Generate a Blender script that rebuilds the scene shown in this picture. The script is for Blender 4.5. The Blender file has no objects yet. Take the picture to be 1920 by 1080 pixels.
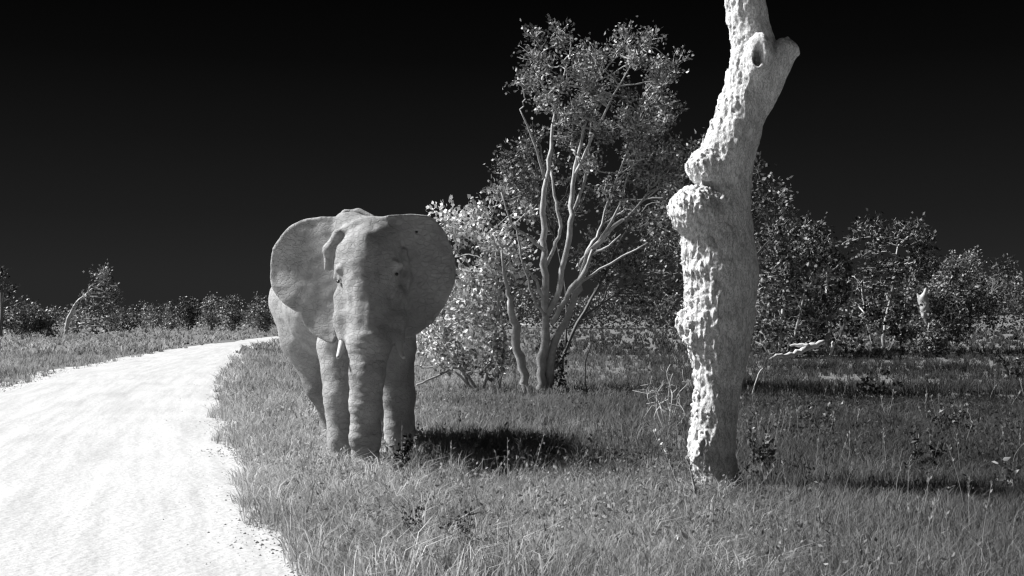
import bpy, math, numpy as np
from mathutils import Vector

# ------------------------------------------------------------------ camera, sky, sun, exposure
SC = bpy.context.scene
C = SC.collection
FPX, HZ, CAMZ = 2318.0, 590.0, 1.9            # focal length in photo pixels, horizon row, eye height
cam_d = bpy.data.cameras.new('camera'); cam = bpy.data.objects.new('camera', cam_d); C.objects.link(cam)
cam.location = (0, 0, CAMZ); cam.rotation_euler = (math.radians(90), 0, 0)
cam_d.sensor_width = 36; cam_d.lens = FPX / 1920 * 36
cam_d.shift_y = (HZ - 540) / 1920
cam_d.clip_start = 0.1; cam_d.clip_end = 6000
SC.camera = cam

SUN_EL = math.radians(44); SUN_AZ = math.radians(-12)   # from the left, a little beyond the subjects
sdir = Vector((-math.cos(SUN_EL) * math.cos(SUN_AZ), -math.cos(SUN_EL) * math.sin(SUN_AZ), math.sin(SUN_EL)))
w = bpy.data.worlds.new('World'); SC.world = w; w.use_nodes = True
nt = w.node_tree; nt.nodes.clear()
N = nt.nodes.new; L = nt.links.new
# the clear sky of a deep-red / infrared picture: nearly black overhead, a little lighter to the horizon
tcw = N('ShaderNodeTexCoord'); sx = N('ShaderNodeSeparateXYZ'); L(tcw.outputs['Generated'], sx.inputs[0])
rp = N('ShaderNodeValToRGB'); rp.color_ramp.interpolation = 'LINEAR'
els = rp.color_ramp.elements
els[0].position = 0.0; els[0].color = (0.0195,) * 3 + (1,)
els[1].position = 1.0; els[1].color = (0.0004,) * 3 + (1,)
for p_, c_ in ((0.03, 0.0180), (0.08, 0.0115), (0.14, 0.0065), (0.20, 0.0028), (0.26, 0.0010)):
    e = els.new(p_); e.color = (c_, c_, c_, 1)
L(sx.outputs[2], rp.inputs[0]); cb = rp
bg = N('ShaderNodeBackground'); bg.inputs[1].default_value = 0.6; L(cb.outputs[0], bg.inputs[0])
wo = N('ShaderNodeOutputWorld'); L(bg.outputs[0], wo.inputs[0])

sl = bpy.data.lights.new('sun', 'SUN'); sl.energy = 5.0; sl.angle = math.radians(9); sl.color = (1, 1, 1)
so = bpy.data.objects.new('sun', sl); C.objects.link(so)
so.rotation_euler = sdir.to_track_quat('Z', 'Y').to_euler(); so.location = (0, 0, 40)

SC.view_settings.view_transform = 'Standard'; SC.view_settings.look = 'None'
SC.view_settings.exposure = 0.85; SC.view_settings.gamma = 1.0
SC.view_settings.use_curve_mapping = False
SC.render.engine = 'CYCLES'
SC.cycles.use_denoising = True
SC.cycles.max_bounces = 8; SC.cycles.diffuse_bounces = 6; SC.cycles.transparent_max_bounces = 4
SC.cycles.filter_width = 1.3

rng = np.random.default_rng(7)
f32 = np.float32

# ------------------------------------------------------------------ helpers
def pt(px, py, Y):
    return np.array([(px - 960) / FPX * Y, Y, CAMZ - (py - HZ) / FPX * Y])
def gY(py):                                      # distance of ground seen in a row
    return CAMZ * FPX / (py - HZ)

_mats = {}
def mat(name, tone, var=0.25, scale=6.0, bump=0.0, bscale=30.0, rough=0.9, trans=0.0, attr=False, spec=0.2, wrinkle=0.0, stretch=(1,1,1), detail=6, folds=0.0, cracks=0.0):
    """Grey procedural material: tone is the base reflectance, var its blotchy variation."""
    if name in _mats: return _mats[name]
    m = bpy.data.materials.new(name); m.use_nodes = True; t = m.node_tree; t.nodes.clear()
    n = t.nodes.new; l = t.links.new
    out = n('ShaderNodeOutputMaterial'); bs = n('ShaderNodeBsdfPrincipled')
    bs.inputs['Roughness'].default_value = rough; bs.inputs['Specular IOR Level'].default_value = spec
    tc = n('ShaderNodeTexCoord'); mpn = n('ShaderNodeMapping'); mpn.inputs['Scale'].default_value = stretch
    l(tc.outputs['Object'], mpn.inputs[0])
    no = n('ShaderNodeTexNoise'); no.inputs['Scale'].default_value = scale; no.inputs['Detail'].default_value = detail
    no.inputs['Roughness'].default_value = 0.65; l(mpn.outputs[0], no.inputs['Vector'])
    mr = n('ShaderNodeMapRange'); mr.inputs[1].default_value = 0.3; mr.inputs[2].default_value = 0.7
    mr.inputs[3].default_value = tone * (1 - var); mr.inputs[4].default_value = tone * (1 + var)
    l(no.outputs[0], mr.inputs[0]); v = mr.outputs[0]
    if attr:
        at = n('ShaderNodeAttribute'); at.attribute_name = 'tone'
        mu = n('ShaderNodeMath'); mu.operation = 'MULTIPLY'; l(v, mu.inputs[0]); l(at.outputs['Fac'], mu.inputs[1]); v = mu.outputs[0]
    if cracks:          # dark fissures between bark plates
        nz_ = n('ShaderNodeTexNoise'); nz_.inputs['Scale'].default_value = 12; l(mpn.outputs[0], nz_.inputs['Vector'])
        ad_ = n('ShaderNodeMixRGB'); ad_.blend_type = 'ADD'; ad_.inputs[0].default_value = 0.45; l(mpn.outputs[0], ad_.inputs[1]); l(nz_.outputs[1], ad_.inputs[2])
        vo_ = n('ShaderNodeTexVoronoi'); vo_.feature = 'DISTANCE_TO_EDGE'; vo_.inputs['Scale'].default_value = 17; l(ad_.outputs[0], vo_.inputs['Vector'])
        cr = n('ShaderNodeMapRange'); cr.inputs[1].default_value = 0.02; cr.inputs[2].default_value = 0.13; cr.inputs[3].default_value = 1 - cracks; cr.inputs[4].default_value = 1; l(vo_.outputs[0], cr.inputs[0])
        mc = n('ShaderNodeMath'); mc.operation = 'MULTIPLY'; l(v, mc.inputs[0]); l(cr.outputs[0], mc.inputs[1]); v = mc.outputs[0]
    cc = n('ShaderNodeCombineColor')
    for k in range(3): l(v, cc.inputs[k])
    l(cc.outputs[0], bs.inputs['Base Color'])
    if bump or wrinkle:
        h = None
        nb = n('ShaderNodeTexNoise'); nb.inputs['Scale'].default_value = bscale; nb.inputs['Detail'].default_value = 8
        nb.inputs['Roughness'].default_value = 0.7; l(mpn.outputs[0], nb.inputs['Vector'])
        bp = n('ShaderNodeBump'); bp.inputs['Strength'].default_value = 1.0; bp.inputs['Distance'].default_value = bump
        l(nb.outputs[0], bp.inputs['Height']); h = bp
        if wrinkle:
            vo = n('ShaderNodeTexVoronoi'); vo.feature = 'DISTANCE_TO_EDGE'; vo.inputs['Scale'].default_value = 12
            m2 = n('ShaderNodeMapping'); m2.inputs['Scale'].default_value = (0.9, 0.9, 1.4)
            ad = n('ShaderNodeMixRGB'); ad.blend_type = 'ADD'; ad.inputs[0].default_value = 0.12
            l(tc.outputs['Object'], m2.inputs[0]); l(m2.outputs[0], ad.inputs[1]); l(nb.outputs[1], ad.inputs[2])
            l(ad.outputs[0], vo.inputs['Vector'])
            cl = n('ShaderNodeMath'); cl.operation = 'MINIMUM'; cl.inputs[1].default_value = 0.12; l(vo.outputs[0], cl.inputs[0])
            b2 = n('ShaderNodeBump'); b2.inputs['Strength'].default_value = 1.0; b2.inputs['Distance'].default_value = wrinkle
            l(cl.outputs[0], b2.inputs['Height']); l(bp.outputs[0], b2.inputs['Normal']); h = b2
        if folds:
            m3 = n('ShaderNodeMapping'); m3.inputs['Scale'].default_value = (1.6, 1.6, 11); l(tc.outputs['Object'], m3.inputs[0])
            n3 = n('ShaderNodeTexNoise'); n3.inputs['Scale'].default_value = 1.6; n3.inputs['Detail'].default_value = 5; n3.inputs['Roughness'].default_value = .6; l(m3.outputs[0], n3.inputs['Vector'])
            b3 = n('ShaderNodeBump'); b3.inputs['Distance'].default_value = folds; l(n3.outputs[0], b3.inputs['Height']); l(h.outputs[0], b3.inputs['Normal']); h = b3
        l(h.outputs[0], bs.inputs['Normal'])
    if trans:
        tr = n('ShaderNodeBsdfTranslucent'); l(cc.outputs[0], tr.inputs[0]); mx = n('ShaderNodeMixShader')
        mx.inputs[0].default_value = trans; l(bs.outputs[0], mx.inputs[1]); l(tr.outputs[0], mx.inputs[2]); l(mx.outputs[0], out.inputs[0])
    else: l(bs.outputs[0], out.inputs[0])
    _mats[name] = m
    return m

def mesh_obj(name, V, faces, m, parent=None, smooth=False, tone=None, kind=None, label=None):
    """faces: list of int arrays (n,3) / (n,4); V in world space (parent offset taken off here)."""
    V = np.asarray(V, f32)
    if parent is not None: V = V - np.array(parent.location, f32)
    me = bpy.data.meshes.new(name)
    faces = [np.asarray(a, np.int32) for a in faces if len(a)]
    li = np.concatenate([a.ravel() for a in faces]); cnt = np.concatenate([np.full(len(a), a.shape[1], np.int32) for a in faces])
    st = np.concatenate([[0], np.cumsum(cnt)[:-1]]).astype(np.int32)
    me.vertices.add(len(V)); me.vertices.foreach_set('co', V.ravel())
    me.loops.add(len(li)); me.loops.foreach_set('vertex_index', li)
    me.polygons.add(len(cnt)); me.polygons.foreach_set('loop_start', st); me.polygons.foreach_set('loop_total', cnt)
    me.update(calc_edges=True)
    if smooth: me.polygons.foreach_set('use_smooth', np.ones(len(cnt), bool))
    if tone is not None:
        a = me.attributes.new('tone', 'FLOAT', 'POINT'); a.data.foreach_set('value', np.asarray(tone, f32))
    me.materials.append(m); me.validate()
    o = bpy.data.objects.new(name, me); C.objects.link(o)
    if parent is not None: o.parent = parent
    if kind: o['kind'] = kind
    if label: o['label'] = label
    return o

def thing(name, label, cat, loc, group=None):
    o = bpy.data.objects.new(name, None); C.objects.link(o); o.location = tuple(float(v) for v in loc)
    o.empty_display_size = 0.2
    o['label'] = label; o['category'] = cat
    if group: o['group'] = group
    return o
def tag(o, label, cat, group=None):
    o['label'] = label; o['category'] = cat
    if group: o['group'] = group
    return o

class MB:
    def __init__(s): s.V = []; s.T = []; s.Q = []; s.n = 0; s.tone = []
    def add(s, V, T=None, Q=None, tone=1.0):
        V = np.asarray(V, f32)
        if T is not None and len(T): s.T.append(np.asarray(T) + s.n)
        if Q is not None and len(Q): s.Q.append(np.asarray(Q) + s.n)
        s.V.append(V); s.n += len(V)
        s.tone.append(np.broadcast_to(np.asarray(tone, f32), (len(V),)))
    def tube(s, P, R, sides=6, cap=True, rough=0.0, tone=1.0):
        P = np.asarray(P, float); R = np.broadcast_to(np.asarray(R, float), (len(P),))
        T = np.gradient(P, axis=0); T /= np.linalg.norm(T, axis=1)[:, None] + 1e-9
        up = np.array([0.31, 0.93, 0.2]); A = np.cross(T, up); A /= np.linalg.norm(A, axis=1)[:, None] + 1e-9
        B = np.cross(T, A); th = np.arange(sides) / sides * 2 * np.pi
        rr = R[:, None] * (1 + rough * rng.normal(size=(len(P), sides)))
        V = P[:, None] + rr[..., None] * (np.cos(th)[None, :, None] * A[:, None] + np.sin(th)[None, :, None] * B[:, None])
        i = np.arange(len(P) - 1)[:, None] * sides; j = np.arange(sides)[None]; k = (j + 1) % sides
        Q = np.stack([i + j, i + k, i + sides + k, i + sides + j], -1).reshape(-1, 4)
        V = V.reshape(-1, 3); T3 = []
        if cap:
            V = np.vstack([V, P[:1], P[-1:]]); a = len(V) - 2; b = len(V) - 1; e = (len(P) - 1) * sides
            T3 = [(a, (q + 1) % sides, q) for q in range(sides)] + [(b, e + q, e + (q + 1) % sides) for q in range(sides)]
        s.add(V, T3, Q, tone)
    def leaves(s, P, D, Nn, Ln, Wd, tone=1.0, fold=0.25):
        """pointed leaves: 2 folded triangles pairs"""
        n = len(P); D = D / (np.linalg.norm(D, axis=1)[:, None] + 1e-9)
        S = np.cross(D, Nn); S /= np.linalg.norm(S, axis=1)[:, None] + 1e-9
        U = np.cross(S, D); Ln = np.broadcast_to(Ln, (n,))[:, None]; Wd = np.broadcast_to(Wd, (n,))[:, None]
        V = np.stack([P, P + D * Ln * .45 + S * Wd + U * Wd * fold, P + D * Ln, P + D * Ln * .45 - S * Wd + U * Wd * fold], 1).reshape(-1, 3)
        b = np.arange(n)[:, None] * 4
        T = np.concatenate([b + np.array([[0, 1, 2]]), b + np.array([[0, 2, 3]])])
        s.add(V, T, None, np.repeat(np.broadcast_to(np.asarray(tone, f32), (n,)), 4))
    def build(s, name, m, parent=None, **kw):
        V = np.concatenate(s.V); fs = []
        if s.T: fs.append(np.concatenate(s.T))
        if s.Q: fs.append(np.concatenate(s.Q))
        return mesh_obj(name, V, fs, m, parent, tone=np.concatenate(s.tone), **kw)

def rand_dir(n, r=None):
    v = (r or rng).normal(size=(n, 3)); return v / np.linalg.norm(v, axis=1)[:, None]
def in_poly(P, poly):
    x, y = P[:, 0], P[:, 1]; c = np.zeros(len(P), bool); q = np.asarray(poly, float)
    for (x1, y1), (x2, y2) in zip(q, np.roll(q, -1, 0)):
        c ^= ((y1 > y) != (y2 > y)) & (x < (x2 - x1) * (y - y1) / (y2 - y1 + 1e-12) + x1)
    return c
def smooth_path(P, k=4):
    """Catmull-Rom through control points; extra columns (radius) go along."""
    P = np.asarray(P, float); Q = np.vstack([2 * P[0] - P[1], P, 2 * P[-1] - P[-2]]); out = []
    for i in range(1, len(Q) - 2):
        for t in np.arange(k) / k:
            a, b, c, d = Q[i - 1:i + 3]
            out.append(0.5 * (2 * b + (c - a) * t + (2 * a - 5 * b + 4 * c - d) * t * t + (3 * b - a - 3 * c + d) * t ** 3))
    out.append(P[-1]); return np.array(out)

# value noise on points, numpy
_lat = np.random.default_rng(3).random((32, 32, 32)).astype(f32)
def vnoise(X, Y, Z, s):
    X, Y, Z = X * s + 100.37, Y * s + 100.71, Z * s + 100.13
    xi, yi, zi = np.floor(X).astype(int), np.floor(Y).astype(int), np.floor(Z).astype(int)
    fx, fy, fz = X - xi, Y - yi, Z - zi
    fx, fy, fz = [f * f * (3 - 2 * f) for f in (fx, fy, fz)]
    r = 0
    for a in (0, 1):
        for b in (0, 1):
            for c in (0, 1):
                r = r + _lat[(xi + a) & 31, (yi + b) & 31, (zi + c) & 31] * (fx if a else 1 - fx) * (fy if b else 1 - fy) * (fz if c else 1 - fz)
    return r * 2 - 1

# signed-distance sculpting: smooth unions on a grid, skinned by surface nets
class Sculpt:
    def __init__(s, lo, hi, h):
        s.lo = np.array(lo, float); s.h = h
        n = np.ceil((np.array(hi) - s.lo) / h).astype(int) + 1; s.n = n
        s.ax = [(s.lo[i] + np.arange(n[i]) * h).astype(f32) for i in range(3)]
        s.F = np.full(n, 5.0, f32)
    def block(s, lo, hi):
        a = np.clip(np.floor((np.array(lo) - s.lo) / s.h).astype(int), 0, s.n); b = np.clip(np.ceil((np.array(hi) - s.lo) / s.h).astype(int) + 1, 0, s.n)
        sl_ = tuple(slice(a[i], b[i]) for i in range(3))
        X, Y, Z = s.ax[0][sl_[0]][:, None, None], s.ax[1][sl_[1]][None, :, None], s.ax[2][sl_[2]][None, None, :]
        return sl_, X, Y, Z
    def put(s, sl_, d, k, sub=False):
        F = s.F[sl_]
        if sub:
            h = np.clip(0.5 - 0.5 * (F + d) / k, 0, 1); s.F[sl_] = F + (-d - F) * h + k * h * (1 - h)
        else:
            h = np.clip(0.5 + 0.5 * (F - d) / k, 0, 1); s.F[sl_] = F * (1 - h) + d * h - k * h * (1 - h)
    def cone(s, a, b, ra, rb, k=0.08, sub=False):
        a, b = np.asarray(a, float), np.asarray(b, float); m = max(ra, rb) + k + 0.06
        sl_, X, Y, Z = s.block(np.minimum(a, b) - m, np.maximum(a, b) + m)
        ab = b - a; L2 = ab @ ab + 1e-9
        t = np.clip(((X - a[0]) * ab[0] + (Y - a[1]) * ab[1] + (Z - a[2]) * ab[2]) / L2, 0, 1)
        d = np.sqrt((X - a[0] - t * ab[0]) ** 2 + (Y - a[1] - t * ab[1]) ** 2 + (Z - a[2] - t * ab[2]) ** 2) - (ra + (rb - ra) * t)
        s.put(sl_, d.astype(f32), k, sub)
    def path(s, P, R, k=0.08, sub=False):
        for i in range(len(P) - 1): s.cone(P[i], P[i + 1], R[i], R[i + 1], k, sub)
    def ell(s, c, r, k=0.1, rotz=0.0, sub=False):
        m = max(r) + k + 0.06; c = np.asarray(c, float)
        sl_, X, Y, Z = s.block(c - m, c + m); X = X - c[0]; Y = Y - c[1]; Z = Z - c[2]
        cs, sn = math.cos(rotz), math.sin(rotz); X, Y = X * cs + Y * sn, -X * sn + Y * cs
        k0 = np.sqrt((X / r[0]) ** 2 + (Y / r[1]) ** 2 + (Z / r[2]) ** 2); k1 = np.sqrt((X / r[0] ** 2) ** 2 + (Y / r[1] ** 2) ** 2 + (Z / r[2] ** 2) ** 2) + 1e-6
        s.put(sl_, (k0 * (k0 - 1) / k1).astype(f32), k, sub)
    def grid(s):
        return s.ax[0][:, None, None], s.ax[1][None, :, None], s.ax[2][None, None, :]
    def band(s, w_=0.12):
        """indices and points close to the surface, for adding relief"""
        I = np.nonzero(np.abs(s.F) < w_); return I, s.ax[0][I[0]], s.ax[1][I[1]], s.ax[2][I[2]]
    def mesh(s):
        F = s.F; S = F < 0; c = np.zeros(np.array(F.shape) - 1, np.int8)
        nx, ny, nz = c.shape
        for a in (0, 1):
            for b in (0, 1):
                for d in (0, 1): c += S[a:a + nx, b:b + ny, d:d + nz]
        I = np.argwhere((c > 0) & (c < 8)); idx = np.full(c.shape, -1, np.int32); idx[tuple(I.T)] = np.arange(len(I))
        acc = np.zeros((len(I), 3)); cnt = np.zeros(len(I))
        for ax in range(3):
            o1, o2 = [q for q in range(3) if q != ax]
            for u in (0, 1):
                for v in (0, 1):
                    A = I.copy(); A[:, o1] += u; A[:, o2] += v; B = A.copy(); B[:, ax] += 1
                    fa, fb = F[tuple(A.T)], F[tuple(B.T)]; m = (fa < 0) != (fb < 0)
                    t = fa / (fa - fb + 1e-12); P = A.astype(float); P[:, ax] += t
                    acc[m] += P[m]; cnt[m] += 1
        V = s.lo + s.h * acc / cnt[:, None]
        Q = []
        for ax in range(3):
            o1, o2 = (ax + 1) % 3, (ax + 2) % 3
            sa = [slice(None)] * 3; sb = [slice(None)] * 3; sa[ax] = slice(0, -1); sb[ax] = slice(1, None)
            m = S[tuple(sa)] != S[tuple(sb)]; E = np.argwhere(m)
            E = E[(E[:, o1] > 0) & (E[:, o2] > 0) & (E[:, o1] < F.shape[o1] - 1) & (E[:, o2] < F.shape[o2] - 1)]
            ins = S[tuple(E.T)]; e = np.zeros(3, int); g = np.zeros(3, int); e[o1] = 1; g[o2] = 1
            q = np.stack([idx[tuple((E - e - g).T)], idx[tuple((E - g).T)], idx[tuple(E.T)], idx[tuple((E - e).T)]], 1)
            q[~ins] = q[~ins][:, ::-1]; Q.append(q)
        return V, np.concatenate(Q)

# ------------------------------------------------------------------ ground and road
RY = np.array([-30, 0, 9, 13, 17, 26, 40, 73, 105, 125, 145, 180, 260])
RR = np.array([7.0, 0.9, -1.48, -2.62, -3.8, -6.1, -9.3, -15.6, -18.2, -16.5, -12.5, -6, 6])       # right edge
RL = np.array([-1.0, -6.0, -7.9, -8.9, -9.8, -11.9, -15.0, -18.9, -20.2, -19.6, -17.0, -11, 0])    # left edge
def road_r(Y): return np.interp(Y, RY, RR)
def road_l(Y): return np.interp(Y, RY, RL)
def gz(X, Y):
    d = np.maximum(X - road_r(Y), road_l(Y) - X)
    k = np.clip(d / 0.7, 0, 1); k = k * k * (3 - 2 * k)
    return -0.03 + k * (0.05 + 0.05 * vnoise(X, Y, X * 0, 0.35) + 0.03 * vnoise(X, Y, X * 0, 1.1))

m_soil = mat('dry_soil', 0.16, 0.35, 1.3, bump=0.05, bscale=6)
xs = np.concatenate([[-3000, -1200, -500, -250, -140, -100], np.arange(-80, -14, 2.5), np.arange(-14, 16, 0.4), np.arange(16, 80, 2.5), [100, 140, 250, 500, 1200, 3000]])
ys = np.concatenate([[-400, -100, -40, -15, -5, 0], np.arange(3, 35, 0.4), np.arange(35, 150, 2.5), [160, 180, 220, 300, 500, 1000, 3500]])
GX, GY = np.meshgrid(xs, ys, indexing='ij'); GZ = gz(GX, GY)
nx, ny = GX.shape; ii = np.arange(nx - 1)[:, None] * ny + np.arange(ny - 1)[None]
gq = np.stack([ii, ii + ny, ii + ny + 1, ii + 1], -1).reshape(-1, 4)
mesh_obj('ground', np.stack([GX, GY, GZ], -1).reshape(-1, 3), [gq], m_soil, smooth=True, kind='structure')

def road_material():
    m = bpy.data.materials.new('pale_gravel'); m.use_nodes = True; t = m.node_tree; n = t.nodes.new; l = t.links.new
    bs = t.nodes['Principled BSDF']; bs.inputs['Roughness'].default_value = 0.95; bs.inputs['Specular IOR Level'].default_value = 0.1
    at = n('ShaderNodeAttribute'); at.attribute_name = 'tone'      # across the road 0..1
    tc = n('ShaderNodeTexCoord')
    def noise(scale, st, det=6):
        mp_ = n('ShaderNodeMapping'); mp_.inputs['Scale'].default_value = st; l(tc.outputs['Object'], mp_.inputs[0])
        q = n('ShaderNodeTexNoise'); q.inputs['Scale'].default_value = scale; q.inputs['Detail'].default_value = det; l(mp_.outputs[0], q.inputs['Vector']); return q
    a = noise(0.5, (1, 1, 1)); xy = n('ShaderNodeSeparateXYZ'); l(tc.outputs['Object'], xy.inputs[0])
    cv = n('ShaderNodeCombineXYZ'); sx_ = n('ShaderNodeMath'); sx_.operation = 'MULTIPLY'; sx_.inputs[1].default_value = 26; l(at.outputs['Fac'], sx_.inputs[0])
    sy_ = n('ShaderNodeMath'); sy_.operation = 'MULTIPLY'; sy_.inputs[1].default_value = 0.22; l(xy.outputs[1], sy_.inputs[0]); l(sx_.outputs[0], cv.inputs[0]); l(sy_.outputs[0], cv.inputs[1])
    tk = n('ShaderNodeTexNoise'); tk.inputs['Scale'].default_value = 1.0; tk.inputs['Detail'].default_value = 7; tk.inputs['Roughness'].default_value = .7; l(cv.outputs[0], tk.inputs['Vector']); b = noise(14, (1, 1, 1), 8); c = noise(5, (0.5, 1.0, 1))
    # wheel tracks: smooth bands along the road
    cx = n('ShaderNodeMath'); cx.operation = 'MULTIPLY'; cx.inputs[1].default_value = 2 * math.pi * 3.2; l(at.outputs['Fac'], cx.inputs[0])
    sn = n('ShaderNodeMath'); sn.operation = 'SINE'; l(cx.outputs[0], sn.inputs[0])
    def ma(op, x, y):
        q = n('ShaderNodeMath'); q.operation = op
        for k, v in enumerate((x, y)):
            if isinstance(v, (int, float)): q.inputs[k].default_value = v
            else: l(v, q.inputs[k])
        return q.outputs[0]
    v = ma('ADD', ma('MULTIPLY', a.outputs[0], 0.14), ma('MULTIPLY', b.outputs[0], 0.16))
    v = ma('ADD', v, ma('MULTIPLY', tk.outputs[0], 0.44)); v = ma('ADD', v, ma('MULTIPLY', sn.outputs[0], 0.008))
    v = ma('ADD', v, 0.11)
    cc = n('ShaderNodeCombineColor')
    for k in range(3): l(v, cc.inputs[k])
    l(cc.outputs[0], bs.inputs['Base Color'])
    bp = n('ShaderNodeBump'); bp.inputs['Distance'].default_value = 0.02; l(b.outputs[0], bp.inputs['Height']); l(bp.outputs[0], bs.inputs['Normal'])
    return m
yy = np.concatenate([np.arange(-30, 5, 2.5), np.arange(5, 60, 0.3), np.arange(60, 261, 2.5)])
tt = np.linspace(0, 1, 41)
ex = 0.10 * vnoise(yy, yy * 0, yy * 0, 0.9)
XR = (road_l(yy) - .55 + ex)[:, None] * (1 - tt) + (road_r(yy) + .55 + ex[::-1] * .5)[:, None] * tt
YR = np.broadcast_to(yy[:, None], XR.shape)
ZR = 0.012 + 0.035 * np.sin(np.pi * tt)[None] * 1.0 - 0.012 * (1 + np.sin(tt * 2 * np.pi * 3.2))[None] * 0.5 + 0.006 * vnoise(XR, YR, XR * 0, 1.3)
nr, nc = XR.shape; ii = np.arange(nr - 1)[:, None] * nc + np.arange(nc - 1)[None]
mesh_obj('road', np.stack([XR, YR, ZR], -1).reshape(-1, 3), [np.stack([ii, ii + 1, ii + nc + 1, ii + nc], -1).reshape(-1, 4)], road_material(), smooth=True,
         tone=np.broadcast_to(tt, XR.shape).ravel(), kind='structure')

# ------------------------------------------------------------------ grass
m_grass = mat('dry_grass', 1.0, 0.18, 0.8, attr=True, trans=0.42, spec=0.1)
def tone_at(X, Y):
    """base tone of the sward: pale dry grass by the road, darker to the right and far off"""
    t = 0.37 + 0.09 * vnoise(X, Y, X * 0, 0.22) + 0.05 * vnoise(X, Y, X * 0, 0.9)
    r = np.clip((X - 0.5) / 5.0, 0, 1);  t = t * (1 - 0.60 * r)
    g = np.clip((Y - 12) / 3, 0, 1) * np.clip((X + 2.5) / 2.5, 0, 1)      # darker sward from mid distance on, right of the road
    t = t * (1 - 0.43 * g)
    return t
def grass(name, n, y0, y1, hmin, hmax, wd, tuft, lean, seed, xr=None, tmul=1.0, kind='stuff', sel=None, power=1.0):
    r = np.random.default_rng(seed)
    nt_ = max(1, n // tuft)
    Y = y0 + (y1 - y0) * r.random(nt_ * 2) ** power
    half = 0.42 * Y + 2.0
    X = (r.random(len(Y)) * 2 - 1) * half
    if xr: X = xr[0] + (xr[1] - xr[0]) * r.random(len(Y))
    d = np.maximum(X - road_r(Y), road_l(Y) - X)
    ok = d > -0.12 + 0.25 * vnoise(X, Y, X * 0, 1.2)
    if sel is not None: ok &= sel(X, Y)
    ok &= (r.random(len(X)) > 0.65 * np.clip((vnoise(X, Y, X * 0, 0.55) - 0.25) * 5, 0, 1))       # thin, trampled patches
    X, Y = X[ok][:nt_], Y[ok][:nt_]; d = d[ok][:nt_]
    hs = (hmin + (hmax - hmin) * r.random(len(X)) ** 1.6) * (0.75 + 0.5 * (vnoise(X, Y, X * 0, 0.5) * .5 + .5))
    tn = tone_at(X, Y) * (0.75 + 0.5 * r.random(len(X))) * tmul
    X, Y, hs, tn = [np.repeat(a, tuft) for a in (X, Y, hs, tn)]
    m = len(X); sp = 0.05 + 0.25 * hs
    X = X + r.normal(size=m) * sp * 0.35; Y = Y + r.normal(size=m) * sp * 0.35
    ang = r.random(m) * 2 * np.pi; H = hs * (0.55 + 0.6 * r.random(m)); ln = lean * H * (0.3 + r.random(m))
    dx, dy = np.cos(ang) * ln, np.sin(ang) * ln
    Z0 = gz(X, Y) - 0.01
    wv = wd * (0.6 + 0.8 * r.random(m)); wa = r.random(m) * np.pi; sx, sy = np.cos(wa) * wv, np.sin(wa) * wv
    V = np.stack([
        np.stack([X - sx, Y - sy, Z0], 1), np.stack([X + sx, Y + sy, Z0], 1),
        np.stack([X + dx * .35 + sx * .8, Y + dy * .35 + sy * .8, Z0 + H * .6], 1), np.stack([X + dx * .35 - sx * .8, Y + dy * .35 - sy * .8, Z0 + H * .6], 1),
        np.stack([X + dx, Y + dy, Z0 + H * (1 - 0.25 * lean)], 1)], 1).reshape(-1, 3)
    b = np.arange(m)[:, None] * 5
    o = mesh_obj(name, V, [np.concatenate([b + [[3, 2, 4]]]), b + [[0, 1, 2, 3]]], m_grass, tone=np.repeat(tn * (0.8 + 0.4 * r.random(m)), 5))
    o['kind'] = kind
    return o
grass('grass', 150000, 6.5, 14, 0.10, 0.34, 0.0032, 12, 0.6, 11)
grass('grass', 150000, 13.5, 26, 0.12, 0.36, 0.005, 12, 0.6, 12)
grass('grass', 110000, 25, 60, 0.15, 0.42, 0.010, 12, 0.7, 13, power=1.3)
grass('grass', 60000, 58, 170, 0.25, 0.60, 0.03, 10, 0.8, 14, power=1.3)
# tall seeding grass along the road edge
grass('verge_grass', 26000, 8, 40, 0.30, 0.52, 0.005, 16, 0.9, 15, tmul=1.35, sel=lambda X, Y: (X - road_r(Y) > -0.1) & (X - road_r(Y) < 1.3 + 0.02 * Y), power=1.4)

# bunches standing above the sward
grass('bunch_grass', 15000, 8.2, 14, 0.22, 0.42, 0.0045, 30, 1.0, 16, tmul=1.25, sel=lambda X, Y: vnoise(X, Y, X * 0, 0.9) > 0.15)
grass('bunch_grass', 16000, 14, 34, 0.28, 0.5, 0.008, 30, 1.0, 17, tmul=1.15, sel=lambda X, Y: vnoise(X, Y, X * 0, 0.6) > 0.3)
# broad-leaved ground cover among the grass
def cover(name, n, y0, y1, sel, size, seed, tm=1.2):
    r = np.random.default_rng(seed); Y = y0 + (y1 - y0) * r.random(n * 6); X = (r.random(n * 6) * 2 - 1) * (0.43 * Y + 1)
    ok = (X > road_r(Y) + 0.05) & sel(X, Y) & (vnoise(X, Y, X * 0, 0.8) + 0.5 * r.normal(size=len(X)) > 0.1); X, Y = X[ok][:n], Y[ok][:n]
    k = 5; X = np.repeat(X, k) + r.normal(size=len(X) * k) * 0.05; Y = np.repeat(Y, k) + r.normal(size=len(Y) * k) * 0.05
    P = np.stack([X, Y, gz(X, Y) + 0.08 + 0.22 * r.random(len(X))], 1)
    D = rand_dir(len(P), r) + [0, 0, 0.7]; mb = MB()
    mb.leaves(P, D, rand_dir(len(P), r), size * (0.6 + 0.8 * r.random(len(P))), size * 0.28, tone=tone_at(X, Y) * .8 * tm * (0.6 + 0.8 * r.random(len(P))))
    return mb.build(name, m_grass, kind='stuff')
cover('ground_cover', 900, 8, 15, lambda X, Y: X > -9, 0.045, 21)
cover('ground_cover', 1500, 14, 27, lambda X, Y: X < 0.5 * Y, 0.06, 22)

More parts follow.
